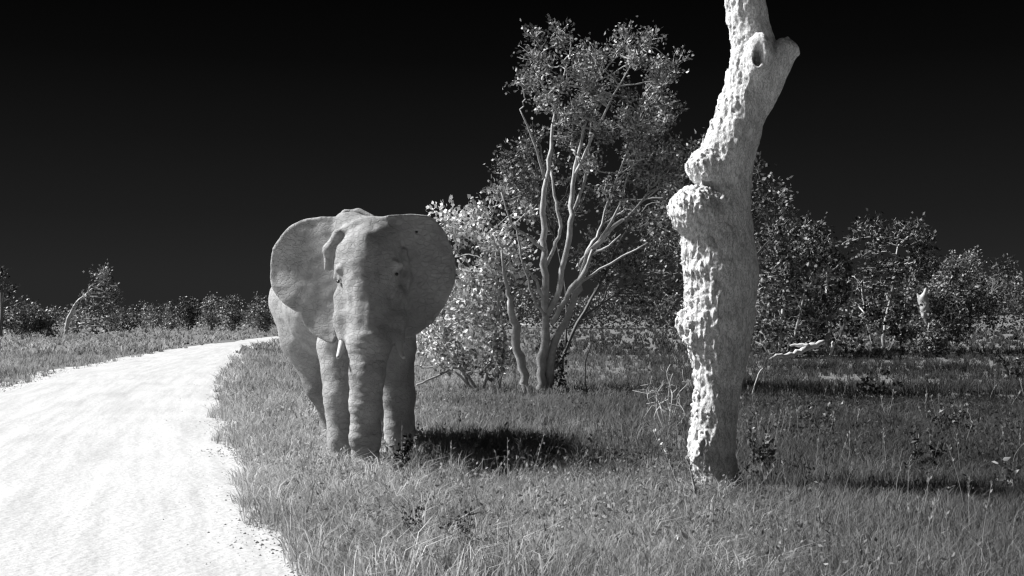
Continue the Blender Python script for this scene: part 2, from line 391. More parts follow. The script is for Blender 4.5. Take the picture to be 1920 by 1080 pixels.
# ------------------------------------------------------------------ elephant
EY = 15.6
root = thing('elephant', 'grey bull elephant with spread ears standing in grass facing the road camera', 'elephant', ((690 - 960) / FPX * EY, EY, 0))
S = Sculpt((-3.85, 14.1, -0.05), (-0.45, 19.6, 3.5), 0.021)
A = math.radians(-17)
# trunk of the body
S.ell((-1.88, 16.55, 2.1), (0.68, 0.8, 0.88), 0.2)
S.ell((-2.26, 17.45, 2.08), (0.9, 1.25, 0.88), 0.3, rotz=-A * -1)
S.ell((-2.47, 18.25, 2.1), (0.86, 0.95, 0.95), 0.3)
S.ell((-1.98, 16.8, 2.75), (0.34, 0.6, 0.52), 0.2)
S.path([(-1.95, 16.2, 3.02), (-2.2, 17.3, 2.95), (-2.5, 18.5, 2.85)], [0.2, 0.17, 0.16], 0.2)
# hind legs
S.path([(-2.98, 17.5, 2.1), (-2.86, 17.4, 1.55), (-2.66, 17.45, 0.95), (-2.55, 17.75, 0.5), (-2.5, 17.8, 0.1)], [0.46, 0.37, 0.26, 0.2, 0.22], 0.12)
S.path([(-2.0, 18.3, 1.9), (-1.9, 18.1, 1.0), (-1.85, 18.5, 0.5), (-1.85, 18.5, 0.1)], [0.5, 0.3, 0.2, 0.22], 0.12)
# front legs
S.path([pt(648, 575, 15.8), pt(633, 650, 15.6), pt(637, 740, 15.45), pt(640, 820, 15.4), pt(641, 866, 15.4)], [0.34, 0.25, 0.2, 0.17, 0.19], 0.07)
S.path([pt(733, 560, 16.1), pt(742, 650, 16.1), pt(748, 740, 16.15), pt(749, 800, 16.2), pt(749, 846, 16.2)], [0.33, 0.25, 0.205, 0.19, 0.21], 0.07)
# chest
S.ell(pt(690, 600, 15.95), (0.46, 0.35, 0.5), 0.15)
# head
S.ell(pt(690, 474, 15.2), (0.43, 0.46, 0.455), 0.12)
S.ell(pt(655, 428, 15.25), (0.22, 0.25, 0.2), 0.1); S.ell(pt(725, 438, 15.25), (0.2, 0.25, 0.17), 0.1)
S.cone(pt(690, 500, 15.02), pt(695, 610, 14.9), 0.40, 0.31, 0.12)
S.cone(pt(684, 455, 14.84), pt(690, 600, 14.66), 0.12, 0.17, 0.14)
S.path([pt(648, 560, 15.0), pt(646, 600, 14.86), pt(646, 636, 14.74)], [0.15, 0.13, 0.075], 0.07)
S.path([pt(742, 560, 15.0), pt(741, 600, 14.86), pt(747, 636, 14.74)], [0.15, 0.13, 0.075], 0.07)
S.ell(pt(695, 625, 15.2), (0.27, 0.3, 0.24), 0.12)
# trunk
S.path([pt(694, 600, 14.85), pt(692, 640, 14.7), pt(688, 700, 14.62), pt(686, 760, 14.62), pt(685, 820, 14.68), pt(684, 858, 14.78)], [0.31, 0.26, 0.205, 0.185, 0.175, 0.16], 0.07)
S.path([pt(684, 858, 14.78), pt(683, 885, 14.6), pt(683, 892, 14.42)], [0.155, 0.12, 0.09], 0.06)
# brow and ear-root folds
S.path([pt(705, 415, 15.1), pt(668, 424, 14.98), pt(634, 442, 14.94), pt(617, 468, 14.98), pt(615, 502, 15.03)], [0.04, 0.06, 0.07, 0.07, 0.05], 0.04)
S.path([pt(690, 432, 14.88), pt(655, 462, 14.84), pt(637, 492, 14.86), pt(631, 520, 14.92)], [0.035, 0.05, 0.055, 0.04], 0.04)
S.path([pt(760, 470, 15.1), pt(764, 520, 15.1), pt(757, 570, 15.05)], [0.03, 0.045, 0.03], 0.07)
S.ell(pt(742, 497, 14.84), (0.09, 0.07, 0.045), 0.06); S.ell(pt(637, 505, 14.8), (0.07, 0.07, 0.05), 0.06)
S.ell(pt(744, 514, 14.76), (0.036, 0.05, 0.026), 0.03, sub=True); S.ell(pt(634, 528, 14.78), (0.045, 0.05, 0.03), 0.03, sub=True)
S.ell(pt(744, 560, 14.76), (0.03, 0.06, 0.06), 0.025, sub=True)
S.ell(pt(662, 418, 16.5), (0.26, 0.4, 0.17), 0.06); S.path([pt(632, 418, 15.5), pt(648, 402, 15.6), pt(672, 399, 15.6), pt(700, 408, 15.5)], [.03, .045, .045, .03], .05)
# ears: outline in the ear's own plane, curved, with a rim
def ear(poly, Yroot, xroot, slope, curl, seed):
    P = np.array([pt(a, b, Yroot + 0.1)[[0, 2]] for a, b in poly])
    P = smooth_path(np.vstack([P, P[:1]]), 3)[:-1]
    lo = np.array([P[:, 0].min() - .12, Yroot - 0.6, P[:, 1].min() - .12]); hi = np.array([P[:, 0].max() + .12, Yroot + 0.8, P[:, 1].max() + .12])
    sl_, X, Y, Z = S.block(lo, hi)
    x2, z2 = np.broadcast_arrays(X[:, 0, :], Z[:, 0, :]); q = np.stack([x2.ravel(), z2.ravel()], 1)
    d = np.full(len(q), 9.0)
    for a, b in zip(P, np.roll(P, -1, 0)):
        ab = b - a; t = np.clip(((q - a) @ ab) / (ab @ ab + 1e-12), 0, 1); d = np.minimum(d, np.hypot(*(q - a - t[:, None] * ab).T))
    d = np.where(in_poly(q, P), -d, d).reshape(x2.shape)
    u = np.abs(x2 - xroot)
    ysurf = Yroot + slope * u + curl * u * u + 0.055 * vnoise(x2, z2, x2 * 0 + seed, 2.2) + 0.010 * vnoise(x2, z2, x2 * 0 + seed, 5.0)
    th = 0.023 + 0.03 * np.exp(-((d + 0.02) / 0.035) ** 2) * 0.25 + 0.05 * np.exp(-u / 0.12)
    dd = np.maximum(d[:, None, :], np.abs(Y - ysurf[:, None, :]) * 0.93 - th[:, None, :])
    S.put(sl_, dd.astype(f32), 0.03)
ear([(668, 418), (640, 408), (612, 406), (575, 409), (546, 421), (525, 440), (508, 466), (500, 495), (503, 532), (514, 552), (532, 570), (552, 583), (563, 587), (566, 606), (579, 621), (602, 635), (624, 644), (632, 634), (634, 600), (640, 560), (655, 520), (672, 480)],
    15.1, -1.98, 0.20, 0.10, 1)
ear([(690, 418), (714, 410), (742, 403), (775, 401), (801, 405), (822, 420), (839, 446), (850, 475), (855, 503), (850, 537), (835, 571), (815, 600), (795, 618), (776, 630), (758, 634), (744, 620), (735, 570), (722, 520), (702, 480)],
    15.1, -1.5, 0.22, 0.10, 5)
S.ell(pt(783, 436, 15.35), (0.02, 0.3, 0.014), 0.02, sub=True)     # hole torn in the ear
# skin folds
I, bx, by, bz = S.band(0.07)
fold = 0.010 * vnoise(bx, by, bz, 4) + 0.007 * vnoise(bx, by, bz * 1.5, 10) 
trunkmask = np.clip((15.0 - by) / 0.1, 0, 1) * np.clip((1.75 - bz) / 0.2, 0, 1)
fold += trunkmask * 0.004 * np.sin(bz * 62 + 4 * vnoise(bx, by, bz, 3))
leg = np.clip((1.9 - bz) / 0.3, 0, 1) * (1 - trunkmask); fold += leg * 0.004 * vnoise(bx * 1.0, by * 1.0, bz * 2.0, 7)
face = np.clip((15.0 - by) / 0.1, 0, 1) * np.clip((bz - 1.7) / 0.2, 0, 1); fold += face * 0.011 * vnoise(bx * 2.0, by, bz * 0.7, 7)
S.F[I] += fold.astype(f32)
V, Q = S.mesh(); del S
m_skin = mat('elephant_skin', 0.34, 0.34, 2.0, bump=0.011, bscale=9, wrinkle=0.036, folds=0.004, rough=0.85, spec=0.25)
mesh_obj('body', V, [Q], m_skin, root, smooth=True)
m_ivory = mat('ivory', 0.42, 0.12, 8, rough=0.5, spec=0.4)
for pts_, lab in (([pt(646, 628, 14.78), pt(641, 648, 14.68), pt(636, 664, 14.6), pt(633, 671, 14.53)], None),
                  ([pt(746, 628, 14.78), pt(749, 648, 14.68), pt(754, 664, 14.6), pt(758, 671, 14.53)], None)):
    mb = MB(); P = smooth_path(pts_, 4); mb.tube(P, np.linspace(0.058, 0.02, len(P)), 10); mb.build('tusk', m_ivory, root, smooth=True)
m_eye = mat('eye_dark', 0.02, 0.1, 8, rough=0.2, spec=0.6)
for c_ in (pt(744, 514, 14.80), pt(634, 528, 14.81)):
    mb = MB(); P = c_ + np.array([[0, 0.03, 0]]) * np.linspace(-1, 1, 7)[:, None]; mb.tube(P, 0.021 * np.sqrt(np.clip(1 - np.linspace(-1, 1, 7) ** 2, 0.02, 1)), 10)
    mb.build('eye', m_eye, root, smooth=True)
m_nail = mat('toenail', 0.3, 0.15, 10)
for fx, fy in ((641, 15.4), (749, 16.2)):
    c_ = pt(fx, 870, fy)
    for a in (-50, -18, 18, 50):
        t = math.radians(a); d = np.array([math.sin(t), -math.cos(t), 0]); p = np.array([c_[0], c_[1], 0.07]) + d * 0.2
        mb = MB(); mb.tube([p - [0, 0, .05], p - [0, 0, .03], p + [0, 0, .02], p + [0, 0, .05]], [0.03, 0.045, 0.042, 0.02], 8); mb.build('toenail', m_nail, root, smooth=True)

# ------------------------------------------------------------------ dead tree trunk with burls
DY = 12.75
dt = thing('dead_tree', 'tall pale dead tree trunk with knobbly burls and an open knot hole', 'tree', (pt(1350, 920, DY)[0], DY, 0))
prof = [(935, 1318, 1380), (900, 1310, 1378), (870, 1297, 1374), (830, 1293, 1377), (780, 1298, 1380), (740, 1302, 1384), (700, 1302, 1391), (650, 1290, 1404), (600, 1284, 1412), (550, 1285, 1417), (500, 1282, 1420),
        (460, 1281, 1414), (420, 1294, 1410), (380, 1310, 1408), (350, 1318, 1407), (310, 1314, 1411), (280, 1318, 1416), (250, 1330, 1424), (200, 1348, 1438), (150, 1362, 1456), (110, 1372, 1458), (70, 1370, 1448), (30, 1364, 1438), (0, 1361, 1432), (-60, 1356, 1422), (-140, 1362, 1418)]
pc = [pt((a + b) / 2, y, DY + 0.25) for y, a, b in prof]; pr = [(b - a) / 2 / FPX * (DY + .2) for y, a, b in prof]
zt = pt(0, -140, DY)[2]
D = Sculpt((pt(1235, 0, DY)[0], DY - 0.45, -0.08), (pt(1515, 0, DY)[0], DY + 1.0, zt + 0.35), 0.0115)
pc[0][2] = -0.02
D.path(pc, pr, 0.05)
D.path([pc[-1], pc[-1] + [-.1, .1, .3]], [pr[-1] * .9, .05], .03)
for a in range(5):                                                       # root flare
    t = a / 5 * 2 * math.pi + .4; c0 = pc[1]
    D.cone((c0[0] + .1 * math.cos(t), c0[1] + .1 * math.sin(t), .35), (c0[0] + .2 * math.cos(t), c0[1] + .2 * math.sin(t), -.03), .1, .06, .1)
def burl(px, py, rp, dy=0.0, q=(1, 1, 1), k=0.04):
    r = rp / FPX * DY; D.ell(pt(px, py, DY + 0.2 + dy), (r * q[0], r * 1.1 * q[1], r * q[2]), k)
burl(1325, 313, 39, -0.02, (1, 1, .95), .025); burl(1345, 325, 36, 0.05)
burl(1306, 396, 52, -0.08, (1, 1, 0.95), .025); burl(1340, 400, 42, -0.05)
burl(1292, 608, 28, 0.02, (1, 1, 1.1)); burl(1310, 630, 34, -0.02); burl(1345, 610, 40, -0.06, (1.1, .8, 1.2))
burl(1315, 850, 26, -0.02, (.9, 1, 1.6)); burl(1300, 470, 26, 0.0, (.9, 1, 1.5)); burl(1385, 520, 36, 0.0, (1, 1, 1.6)); burl(1365, 690, 30, -.08, (1.1, .8, 1.4))
# stub of a broken branch to the right, and the knot hole with its lip
D.path([pt(1438, 120, DY + .15), pt(1468, 88, DY + .12)], [.15, .09], .04)
D.path([pt(1425, 190, DY + .2), pt(1455, 125, DY + .15), pt(1480, 92, DY + .1)], [0.16, 0.14, 0.10], 0.05)
D.cone(pt(1466, 80, DY + .1), pt(1494, 100, DY + .1), 0.05, 0.025, 0.03)
D.cone(pt(1470, 95, DY + .1), pt(1477, 72, DY + .1), 0.05, 0.02, 0.03)
D.ell(pt(1424, 104, DY - .02), (0.15, 0.15, 0.24), 0.05)
D.ell(pt(1424, 100, DY - .2), (0.085, 0.09, 0.14), 0.03, sub=True)
D.ell(pt(1420, 112, DY - .08), (0.045, 0.17, 0.09), 0.03, sub=True)
I, bx, by, bz = D.band(0.09)
crust = np.clip(0.55 - 0.8 * (bx - np.interp(bz, [p[2] for p in pc[::1]], [p[0] for p in pc])) / 0.3, 0.25, 1.3)       # crumbling bark on the weather side
crust *= np.clip((np.interp(bz, [0, 3.4, 4.3, 5.5], [1, 1, .8, .6])), 0, 1)
n1 = vnoise(bx, by, bz * 0.7, 9); n2 = vnoise(bx, by, bz * 0.4, 20); n3 = vnoise(bx * 1.2, by * 1.2, bz * .45, 30); n4 = vnoise(bx, by, bz, 55)
D.F[I] += (0.014 * n1 + crust * (0.020 * np.abs(n2) + 0.018 * n3 + 0.012 * n4)).astype(f32)
V, Q = D.mesh(); del D
m_bark = mat('pale_dead_bark', 0.80, 0.30, 14, bump=0.03, bscale=26, spec=0.1, stretch=(1, 1, .4), cracks=0.40)
mesh_obj('trunk', V, [Q], m_bark, dt, smooth=True)

# ------------------------------------------------------------------ leafy trees and bushes
m_leaf = mat('grey_leaf', 1.0, 0.12, 3, attr=True, trans=0.12, spec=0.5, rough=0.5)
m_wood = mat('pale_branch', 0.48, 0.25, 9, bump=0.01, bscale=30)
m_darkwood = mat('grey_branch', 0.17, 0.25, 9, bump=0.01, bscale=30)

def clumps_in(poly, Y, n, rad, spread, r):
    """clump centres inside an outline seen at distance Y, spread in depth"""
    q = np.array(poly, float); lo, hi = q.min(0), q.max(0); out = []
    tries = 0
    while len(out) < n and tries < n * 60:
        tries += 1
        c = lo + (hi - lo) * r.random(2)
        if not in_poly(c[None], q)[0]: continue
        p = pt(c[0], c[1], Y); p[1] += r.uniform(-1, 1) * spread
        if out and min(np.linalg.norm((np.array(out) - p), axis=1)) < rad * 0.55: continue
        out.append(p)
    return np.array(out)

def grow(parent, stems, poly, Y, n, rad, spread, leaf, tone, seed, per=150, tips=7, wood=None, twig=0.012, flat=0.8, part_names=True, wspread=None):
    """stems: lists of (px, py, dy, radius_m); each one a part; foliage fills clumps inside the outline"""
    r = np.random.default_rng(seed); wood = wood or m_darkwood
    allp = []
    for i, (nm, s_) in enumerate(stems):
        P = np.array([list(pt(a, b, Y + c)) + [d] for a, b, c, d in s_]); P = smooth_path(P, 4)
        P[:, :3] += r.normal(size=(len(P), 3)) * P[:, 3:4] * 0.25
        mb = MB(); mb.tube(P[:, :3], np.maximum(P[:, 3] * .78, 0.006), 9, rough=0.10); mb.build(nm, wood, parent, smooth=True)
        allp.append(P)
    AP = np.vstack(allp)
    Cn = clumps_in(poly, Y, n, rad, spread, r)
    tw = MB(); lf = MB()
    for c in Cn:
        # nearest lower stem point
        dd = np.linalg.norm(AP[:, :3] - c, axis=1) + 1.2 * np.maximum(0, AP[:, 2] - c[2] + 0.1)
        a = AP[np.argmin(dd)]; rr = min(a[3] * .7, twig * 2.2)
        mid = (a[:3] + c) / 2 + r.normal(size=3) * rad * 0.35 + [0, 0, rad * .2]
        P = smooth_path([a[:3], mid, c], 4); P[1:-1] += r.normal(size=(len(P) - 2, 3)) * rad * 0.06
        tw.tube(P, np.linspace(rr, twig * .8, len(P)), 5, cap=False)
        bright = 0.6 + 0.8 * r.random()
        R = rad * (0.7 + 0.6 * r.random())
        E = c + rand_dir(tips, r) * R * (0.5 + 0.6 * r.random((tips, 1))) * [1, 1, flat] + [0, 0, R * .25]
        for e in E:
            m_ = (c + e) / 2 + r.normal(size=3) * R * .15; tp = smooth_path([c, m_, e], 3)
            tw.tube(tp, np.linspace(twig * .7, twig * .25, len(tp)), 4, cap=False)
            k = max(3, per // tips); t = r.random(k) ** .6
            B = c + (e - c) * t[:, None] + r.normal(size=(k, 3)) * leaf * .9
            dr = (e - c) / (np.linalg.norm(e - c) + 1e-9) + rand_dir(k, r) * 1.1
            lf.leaves(B, dr, rand_dir(k, r) + [0, 0, .5], leaf * (0.6 + .7 * r.random(k)), leaf * .36 * (0.7 + .6 * r.random(k)), tone=tone * bright * (0.25 + 1.7 * r.random(k) ** 1.7))
    tw.build('twigs', wood, parent, kind='stuff'); lf.build('foliage', m_leaf, parent, kind='stuff')

TY = 28.6
tree = thing('leafy_tree', 'tall many-stemmed leafy tree with bare pale limbs, between elephant and dead trunk', 'tree', (pt(1000, 745, TY)[0], TY, 0))
m_ = 1.2e-2
stems = [
 ('trunk', [(1012, 752, 0, .15), (1018, 690, 0, .15), (1024, 610, 0, .13), (1022, 520, 0, .11), (1020, 430, .1, .095), (1019, 370, .1, .08), (1030, 300, .2, .06), (1040, 215, .2, .04), (1060, 130, .2, .02)]),
 ('trunk', [(992, 750, -.2, .13), (980, 690, -.2, .13), (968, 630, -.2, .13), (958, 575, -.3, .10), (950, 540, -.4, .06), (940, 470, -.6, .03)]),
 ('trunk', [(1018, 740, .2, .14), (1042, 640, .1, .12), (1074, 578, 0, .10), (1086, 530, -.1, .10), (1108, 475, -.2, .08), (1145, 430, -.3, .06), (1185, 400, -.4, .04), (1215, 360, -.5, .02)]),
 ('branch', [(1026, 590, 0, .10), (1046, 545, -.1, .09), (1055, 490, -.2, .085), (1068, 440, -.2, .08), (1072, 390, -.2, .075), (1076, 330, -.1, .06), (1092, 250, 0, .04), (1120, 150, 0, .02)]),
 ('branch', [(1034, 605, -.1, .08), (1066, 550, -.3, .075), (1092, 518, -.5, .07), (1110, 470, -.8, .04)]),
 ('branch', [(1022, 500, .1, .06), (1042, 455, .2, .055), (1052, 425, .2, .05), (1042, 380, .2, .045), (1034, 320, .3, .03)]),
 ('branch', [(1072, 400, -.1, .05), (1092, 350, -.1, .045), (1102, 300, 0, .035), (1108, 220, .1, .02)]),
 ('branch', [(1086, 500, .2, .06), (1108, 460, .4, .05), (1122, 435, .6, .045), (1150, 350, .8, .03), (1190, 250, 1, .02)]),
 ('branch', [(1020, 470, 0, .05), (985, 440, -.4, .04), (960, 420, -.6, .03), (940, 360, -.7, .02)]),
 ('branch', [(1018, 560, 0, .05), (1000, 520, -.3, .04), (985, 505, -.5, .025)]),
 ('branch', [(1118, 460, -.2, .045), (1155, 400, -.4, .035), (1178, 330, -.5, .025), (1215, 250, -.5, .015)]),
 ('branch', [(1076, 330, -.1, .045), (1108, 265, -.4, .035), (1150, 180, -.7, .025), (1190, 110, -.8, .012)]),
 ('branch', [(1020, 335, .1, .045), (1002, 270, -.2, .035), (975, 205, -.4, .02)]),
 ('branch', [(1042, 205, .2, .035), (1012, 150, 0, .025), (995, 95, -.1, .012)]),
 ('branch', [(1066, 550, -.3, .045), (1125, 505, -.6, .035), (1215, 455, -.9, .02)]),
 ('branch', [(1024, 590, -.1, .05), (1002, 560, -.4, .04), (978, 480, -.6, .03), (966, 415, -.6, .02)]),
 ('branch', [(1110, 475, -.2, .05), (1135, 465, -.5, .03), (1165, 440, -.6, .02)]),
]
upper = [(1045, 30), (1065, 20), (1085, 55), (1120, 55), (1160, 70), (1180, 35), (1200, 60), (1215, 95), (1262, 90), (1278, 110), (1262, 150), (1250, 200), (1262, 260), (1300, 285), (1312, 330), (1280, 380),
         (1220, 400), (1180, 420), (1120, 350), (1090, 290), (1060, 260), (1010, 235), (1000, 200), (955, 200), (950, 180), (985, 160), (985, 125), (970, 85), (990, 65), (1020, 85), (1045, 70)]
grow(tree, stems, upper, TY, 108, 0.38, 1.5, 0.09, 0.25, 31, per=125, tips=7, wood=m_wood, twig=0.018)
def extra_foliage(parent, poly, Y, n, rad, spread, leaf, tone, seed, per, anchor, wood):
    grow(parent, [], poly, Y, n, rad, spread, leaf, tone, seed, per, wood=wood)
# second crown of the same tree, lower and sparser: its own limbs
low = thing('leafy_tree', 'lower leafy tree with loose crown just behind the tall many-stemmed one', 'tree', (pt(1045, 730, 31)[0], 31, 0))
grow(low, [('trunk', [(1045, 732, 0, .06), (1062, 650, 0, .055), (1110, 560, 0, .05), (1165, 450, 0, .04), (1200, 380, 0, .03)]),
           ('branch', [(1085, 600, 0, .04), (1170, 540, 0, .03), (1230, 480, 0, .03)]), ('branch', [(1062, 650, 0, .04), (1060, 540, .2, .03), (1040, 440, .3, .02)])],
     [(950, 270), (1010, 250), (1060, 320), (1120, 340), (1180, 400), (1280, 380), (1300, 480), (1270, 580), (1200, 590), (1130, 560), (1090, 500), (1040, 420), (990, 400), (940, 380), (935, 320)],
     31, 74, 0.40, 1.2, 0.105, 0.18, 32, per=65, tips=7)
bush = thing('leafy_bush', 'dense bright-leafed bush touching the elephant\'s right-hand ear', 'bush', (pt(880, 735, 29.5)[0], 29.5, 0))
grow(bush, [('stem', [(905, 735, 0, .06), (925, 650, 0, .05), (932, 580, 0, .045), (938, 520, 0, .03)]), ('stem', [(935, 735, .2, .05), (945, 660, .2, .05), (942, 600, .2, .04), (930, 545, .2, .03), (900, 450, .2, .02)]),
            ('stem', [(895, 730, -.2, .05), (860, 690, -.4, .04), (820, 705, -.8, .035), (782, 722, -1.1, .03)]), ('stem', [(880, 725, -.2, .05), (840, 640, -.4, .04), (815, 560, -.6, .03), (830, 450, -.6, .02)]),
            ('stem', [(885, 728, 0, .04), (840, 690, -.2, .03), (790, 690, -.6, .025)])],
     [(785, 380), (805, 385), (830, 400), (880, 385), (915, 380), (945, 350), (985, 370), (990, 420), (985, 520), (950, 560), (955, 640), (945, 700), (900, 712), (840, 700), (785, 680), (780, 630), (820, 590), (850, 530), (850, 470), (815, 415)],
     29.5, 96, 0.38, 1.1, 0.12, 0.60, 33, per=62, tips=7, wood=m_wood, twig=0.013)
sap = thing('low_bush', 'small dark bush at the foot of the many-stemmed tree', 'bush', (pt(1045, 720, 29.8)[0], 29.8, 0))
grow(sap, [('stem', [(1030, 735, 0, .03), (1040, 690, 0, .02), (1050, 660, 0, .01)])], [(1020, 640), (1060, 640), (1075, 690), (1050, 715), (1025, 715)], 29.8, 9, 0.25, .4, 0.08, 0.12, 34, per=70)

behind = thing('leafy_tree', 'dim leafy tree showing both sides of the dead trunk, behind its middle', 'tree', (pt(1340, 690, 42)[0], 42, 0))
grow(behind, [('trunk', [(1340, 695, 0, .16), (1345, 600, 0, .14), (1350, 500, 0, .12), (1360, 400, 0, .07), (1370, 330, 0, .03)]), ('branch', [(1348, 560, 0, .08), (1400, 500, 0, .06), (1450, 440, 0, .03)]),
              ('branch', [(1345, 580, 0, .08), (1280, 500, 0, .06), (1240, 430, 0, .03)])],
     [(1250, 330), (1320, 260), (1400, 280), (1440, 320), (1465, 345), (1450, 380), (1485, 400), (1490, 480), (1450, 560), (1300, 600), (1220, 590), (1210, 450)], 42, 70, 0.52, 1.8, 0.16, 0.12, 35, per=60)
TH = [('dark thicket bush directly right of the dead trunk', [(1410, 420), (1440, 440), (1480, 400), (1500, 470), (1520, 560), (1530, 640), (1480, 650), (1412, 640)], 1460, 54, 36, 0.14),
      ('dark thicket bush with a rounded top, second right of the dead trunk', [(1490, 430), (1530, 418), (1560, 430), (1580, 480), (1600, 560), (1600, 650), (1540, 655), (1500, 640)], 1550, 58, 37, 0.10),
      ('dark thicket tree with a forked top and thin pale stem', [(1600, 460), (1625, 415), (1660, 430), (1700, 420), (1730, 412), (1735, 460), (1725, 520), (1735, 600), (1700, 650), (1620, 650), (1590, 600)], 1655, 60, 38, 0.10)]
for lab, poly, bx_, Y_, sd, tn in TH:
    o = thing('thicket_bush', lab, 'bush', (pt(bx_, 0, Y_)[0], Y_, 0), 'dark thicket bushes right of the dead trunk')
    yb = HZ + CAMZ * FPX / Y_; top = min(b for a, b in poly)
    cx_ = sum(a for a, b in poly) / len(poly)
    grow(o, [('stem', [(bx_, yb + 2, 0, .12), (bx_ + 5, yb - 60, 0, .1), (cx_, yb - 130, 0, .08), (cx_ + 8, top + 50, 0, .04)]),
             ('stem', [(bx_ - 10, yb + 2, .5, .09), (bx_ - 30, yb - 60, .5, .07), (bx_ - 40, yb - 130, .5, .04)]),
             ('stem', [(bx_ + 10, yb + 2, -.5, .09), (bx_ + 35, yb - 60, -.5, .07), (bx_ + 50, yb - 130, -.5, .04)])], [(a, b + (18 if b > 600 else 0)) for a, b in poly], Y_, 62, 0.58, 1.8, 0.20, tn * .7, sd, per=70, tips=7, twig=0.022, wood=m_wood)
rb = thing('leaning_bush', 'leafy bush with pale leaning stems at the right edge of the thicket', 'bush', (pt(1760, 0, 56)[0], 56, 0))
grow(rb, [('stem', [(1745, 668, 0, .09), (1785, 625, 0, .08), (1815, 595, 0, .06), (1860, 550, 0, .03)]), ('stem', [(1755, 668, .3, .08), (1800, 610, .3, .06), (1830, 560, .3, .03)]), ('stem', [(1740, 668, 0, .08), (1735, 620, 0, .06), (1720, 570, 0, .03)])],
     [(1680, 600), (1700, 540), (1760, 530), (1820, 510), (1870, 500), (1900, 520), (1890, 570), (1850, 600), (1800, 640), (1740, 662), (1690, 662)], 56, 58, 0.55, 1.2, 0.16, 0.085, 39, per=90, twig=0.02)
pb = thing('round_bush', 'smooth pale round bush rising behind the leaning bush', 'bush', (pt(1795, 0, 95)[0], 95, 0))
grow(pb, [('stem', [(1795, 636, 0, .2), (1795, 560, 0, .15), (1795, 500, 0, .08)])], [(1745, 530), (1760, 490), (1790, 470), (1820, 478), (1840, 520), (1840, 600), (1750, 600)], 95, 50, 0.9, 1.5, 0.2, 0.22, 40, per=150, twig=0.03)

# pale broken stump in the thicket
st = thing('broken_stump', 'pale weathered stump standing in the thicket below the round bush', 'stump', (pt(1733, 0, 54.7)[0], 54.7, 0))
K = Sculpt((st.location.x - .6, 54.1, -.05), (st.location.x + .6, 55.3, 3.5), 0.04)
K.path([pt(1742, 674, 54.7), pt(1741, 640, 54.7), pt(1737, 605, 54.7), pt(1734, 585, 54.7), pt(1731, 562, 54.7)], [.06, .04, .05, .2, .22], .05); K.cone(pt(1731, 562, 54.7), pt(1736, 541, 54.7), .13, .04, .04); K.cone(pt(1728, 566, 54.7), pt(1720, 552, 54.7), .12, .05, .04); K.cone(pt(1737, 610, 54.7), pt(1752, 590, 54.7), .08, .04, .04)
I, bx, by, bz = K.band(.15); K.F[I] += (.05 * vnoise(bx, by, bz, 5)).astype(f32); V, Q = K.mesh(); mesh_obj('trunk', V, [Q], m_wood, st, smooth=True)

sb = thing('low_bush', 'small dark bush hiding the foot of the pale broken stump', 'bush', (pt(1742, 0, 53.8)[0], 53.8, 0))
grow(sb, [('stem', [(1742, 672, 0, .05), (1738, 640, 0, .04), (1742, 605, 0, .02)])], [(1712, 612), (1735, 600), (1765, 595), (1780, 630), (1775, 668), (1712, 668)], 53.8, 16, 0.4, .5, 0.16, 0.11, 41, per=70, twig=0.02, wood=m_wood)

# fallen pale branches
m_bleach = mat('bleached_wood', 0.55, 0.15, 9, bump=0.01, bscale=20)
def fallen(name, label, paths, Y, cat='branch', wood=None, lift=0.0, group=None):
    c = pt(paths[0][0][0], 0, Y); o = thing(name, label, cat, (c[0], Y, 0), group)
    for i, s_ in enumerate(paths):
        P = smooth_path([list(pt(a, b, Y + cdy)) + [d] for a, b, cdy, d in s_], 4); P[:, :3] += rng.normal(size=(len(P), 3)) * P[:, 3:4] * .3
        mb = MB(); mb.tube(P[:, :3], P[:, 3], 7, rough=.08); mb.build('limb' if i == 0 else 'twig', wood or m_bleach, o, smooth=True)
    return o
fallen('fallen_branch', 'thick bleached fallen branch forking on the grass right of the dead trunk', [[(1545, 641, 0, .09), (1520, 648, 0, .12), (1500, 660, 0, .11), (1475, 668, -.3, .09), (1455, 668, -.5, .07), (1440, 678, -.7, .04)],
        [(1515, 648, 0, .09), (1500, 647, .1, .07), (1480, 648, .2, .04)]], 50)
fallen('fallen_stick', 'thin crooked stick upright beside the bleached fallen branch', [[(1562, 640, 0, .05), (1560, 655, 0, .05), (1555, 668, 0, .04), (1540, 672, 0, .03), (1530, 676, 0, .02)]], 50)
fallen('bare_stick', 'short pale stick poking from grass close to the dead trunk', [[(1431, 690, 0, .012), (1424, 699, 0, .016), (1417, 716, 0, .012), (1410, 740, 0, .01)]], 24)
fallen('bare_twig', 'tiny pale twig standing alone in the grass beyond the tree', [[(1110, 642, 0, .02), (1106, 655, 0, .022), (1098, 680, 0, .018), (1098, 735, 0, .015)]], 29)

# dry twiggy plant left of the dead trunk
def wiry(label, cx_, y0, y1, halfw, Y, seed, n=9, wood=None, rad=.007):
    r = np.random.default_rng(seed); o = thing('dry_plant', label, 'plant', (pt(cx_, 0, Y)[0], Y, 0)); base = pt(cx_, HZ + CAMZ * FPX / Y, Y)
    for i in range(n):
        e = pt(cx_ + r.uniform(-1, 1) * halfw, r.uniform(y0, (y0 + y1) / 2 + 20), Y + r.uniform(-.3, .3)); m1 = base + (e - base) * .5 + r.normal(size=3) * .09
        m2 = base + (e - base) * .75 + r.normal(size=3) * .09
        P = smooth_path([base, m1, m2, e, e + r.normal(size=3) * .08], 4); mb = MB(); mb.tube(P, np.linspace(rad, rad * .5, len(P)), 5)
        for k in (6, 9, 12):
            mb.tube([P[k], P[k] + r.normal(size=3) * .05, P[k] + r.normal(size=3) * .11], [rad * .7, rad * .5, rad * .3], 4)
        mb.build('stalk', wood or m_wood, o)
    return o
wiry('wiry dry plant with curling bare stalks left of the dead trunk', 1250, 700, 780, 45, 19.5, 51, n=11, rad=.010)
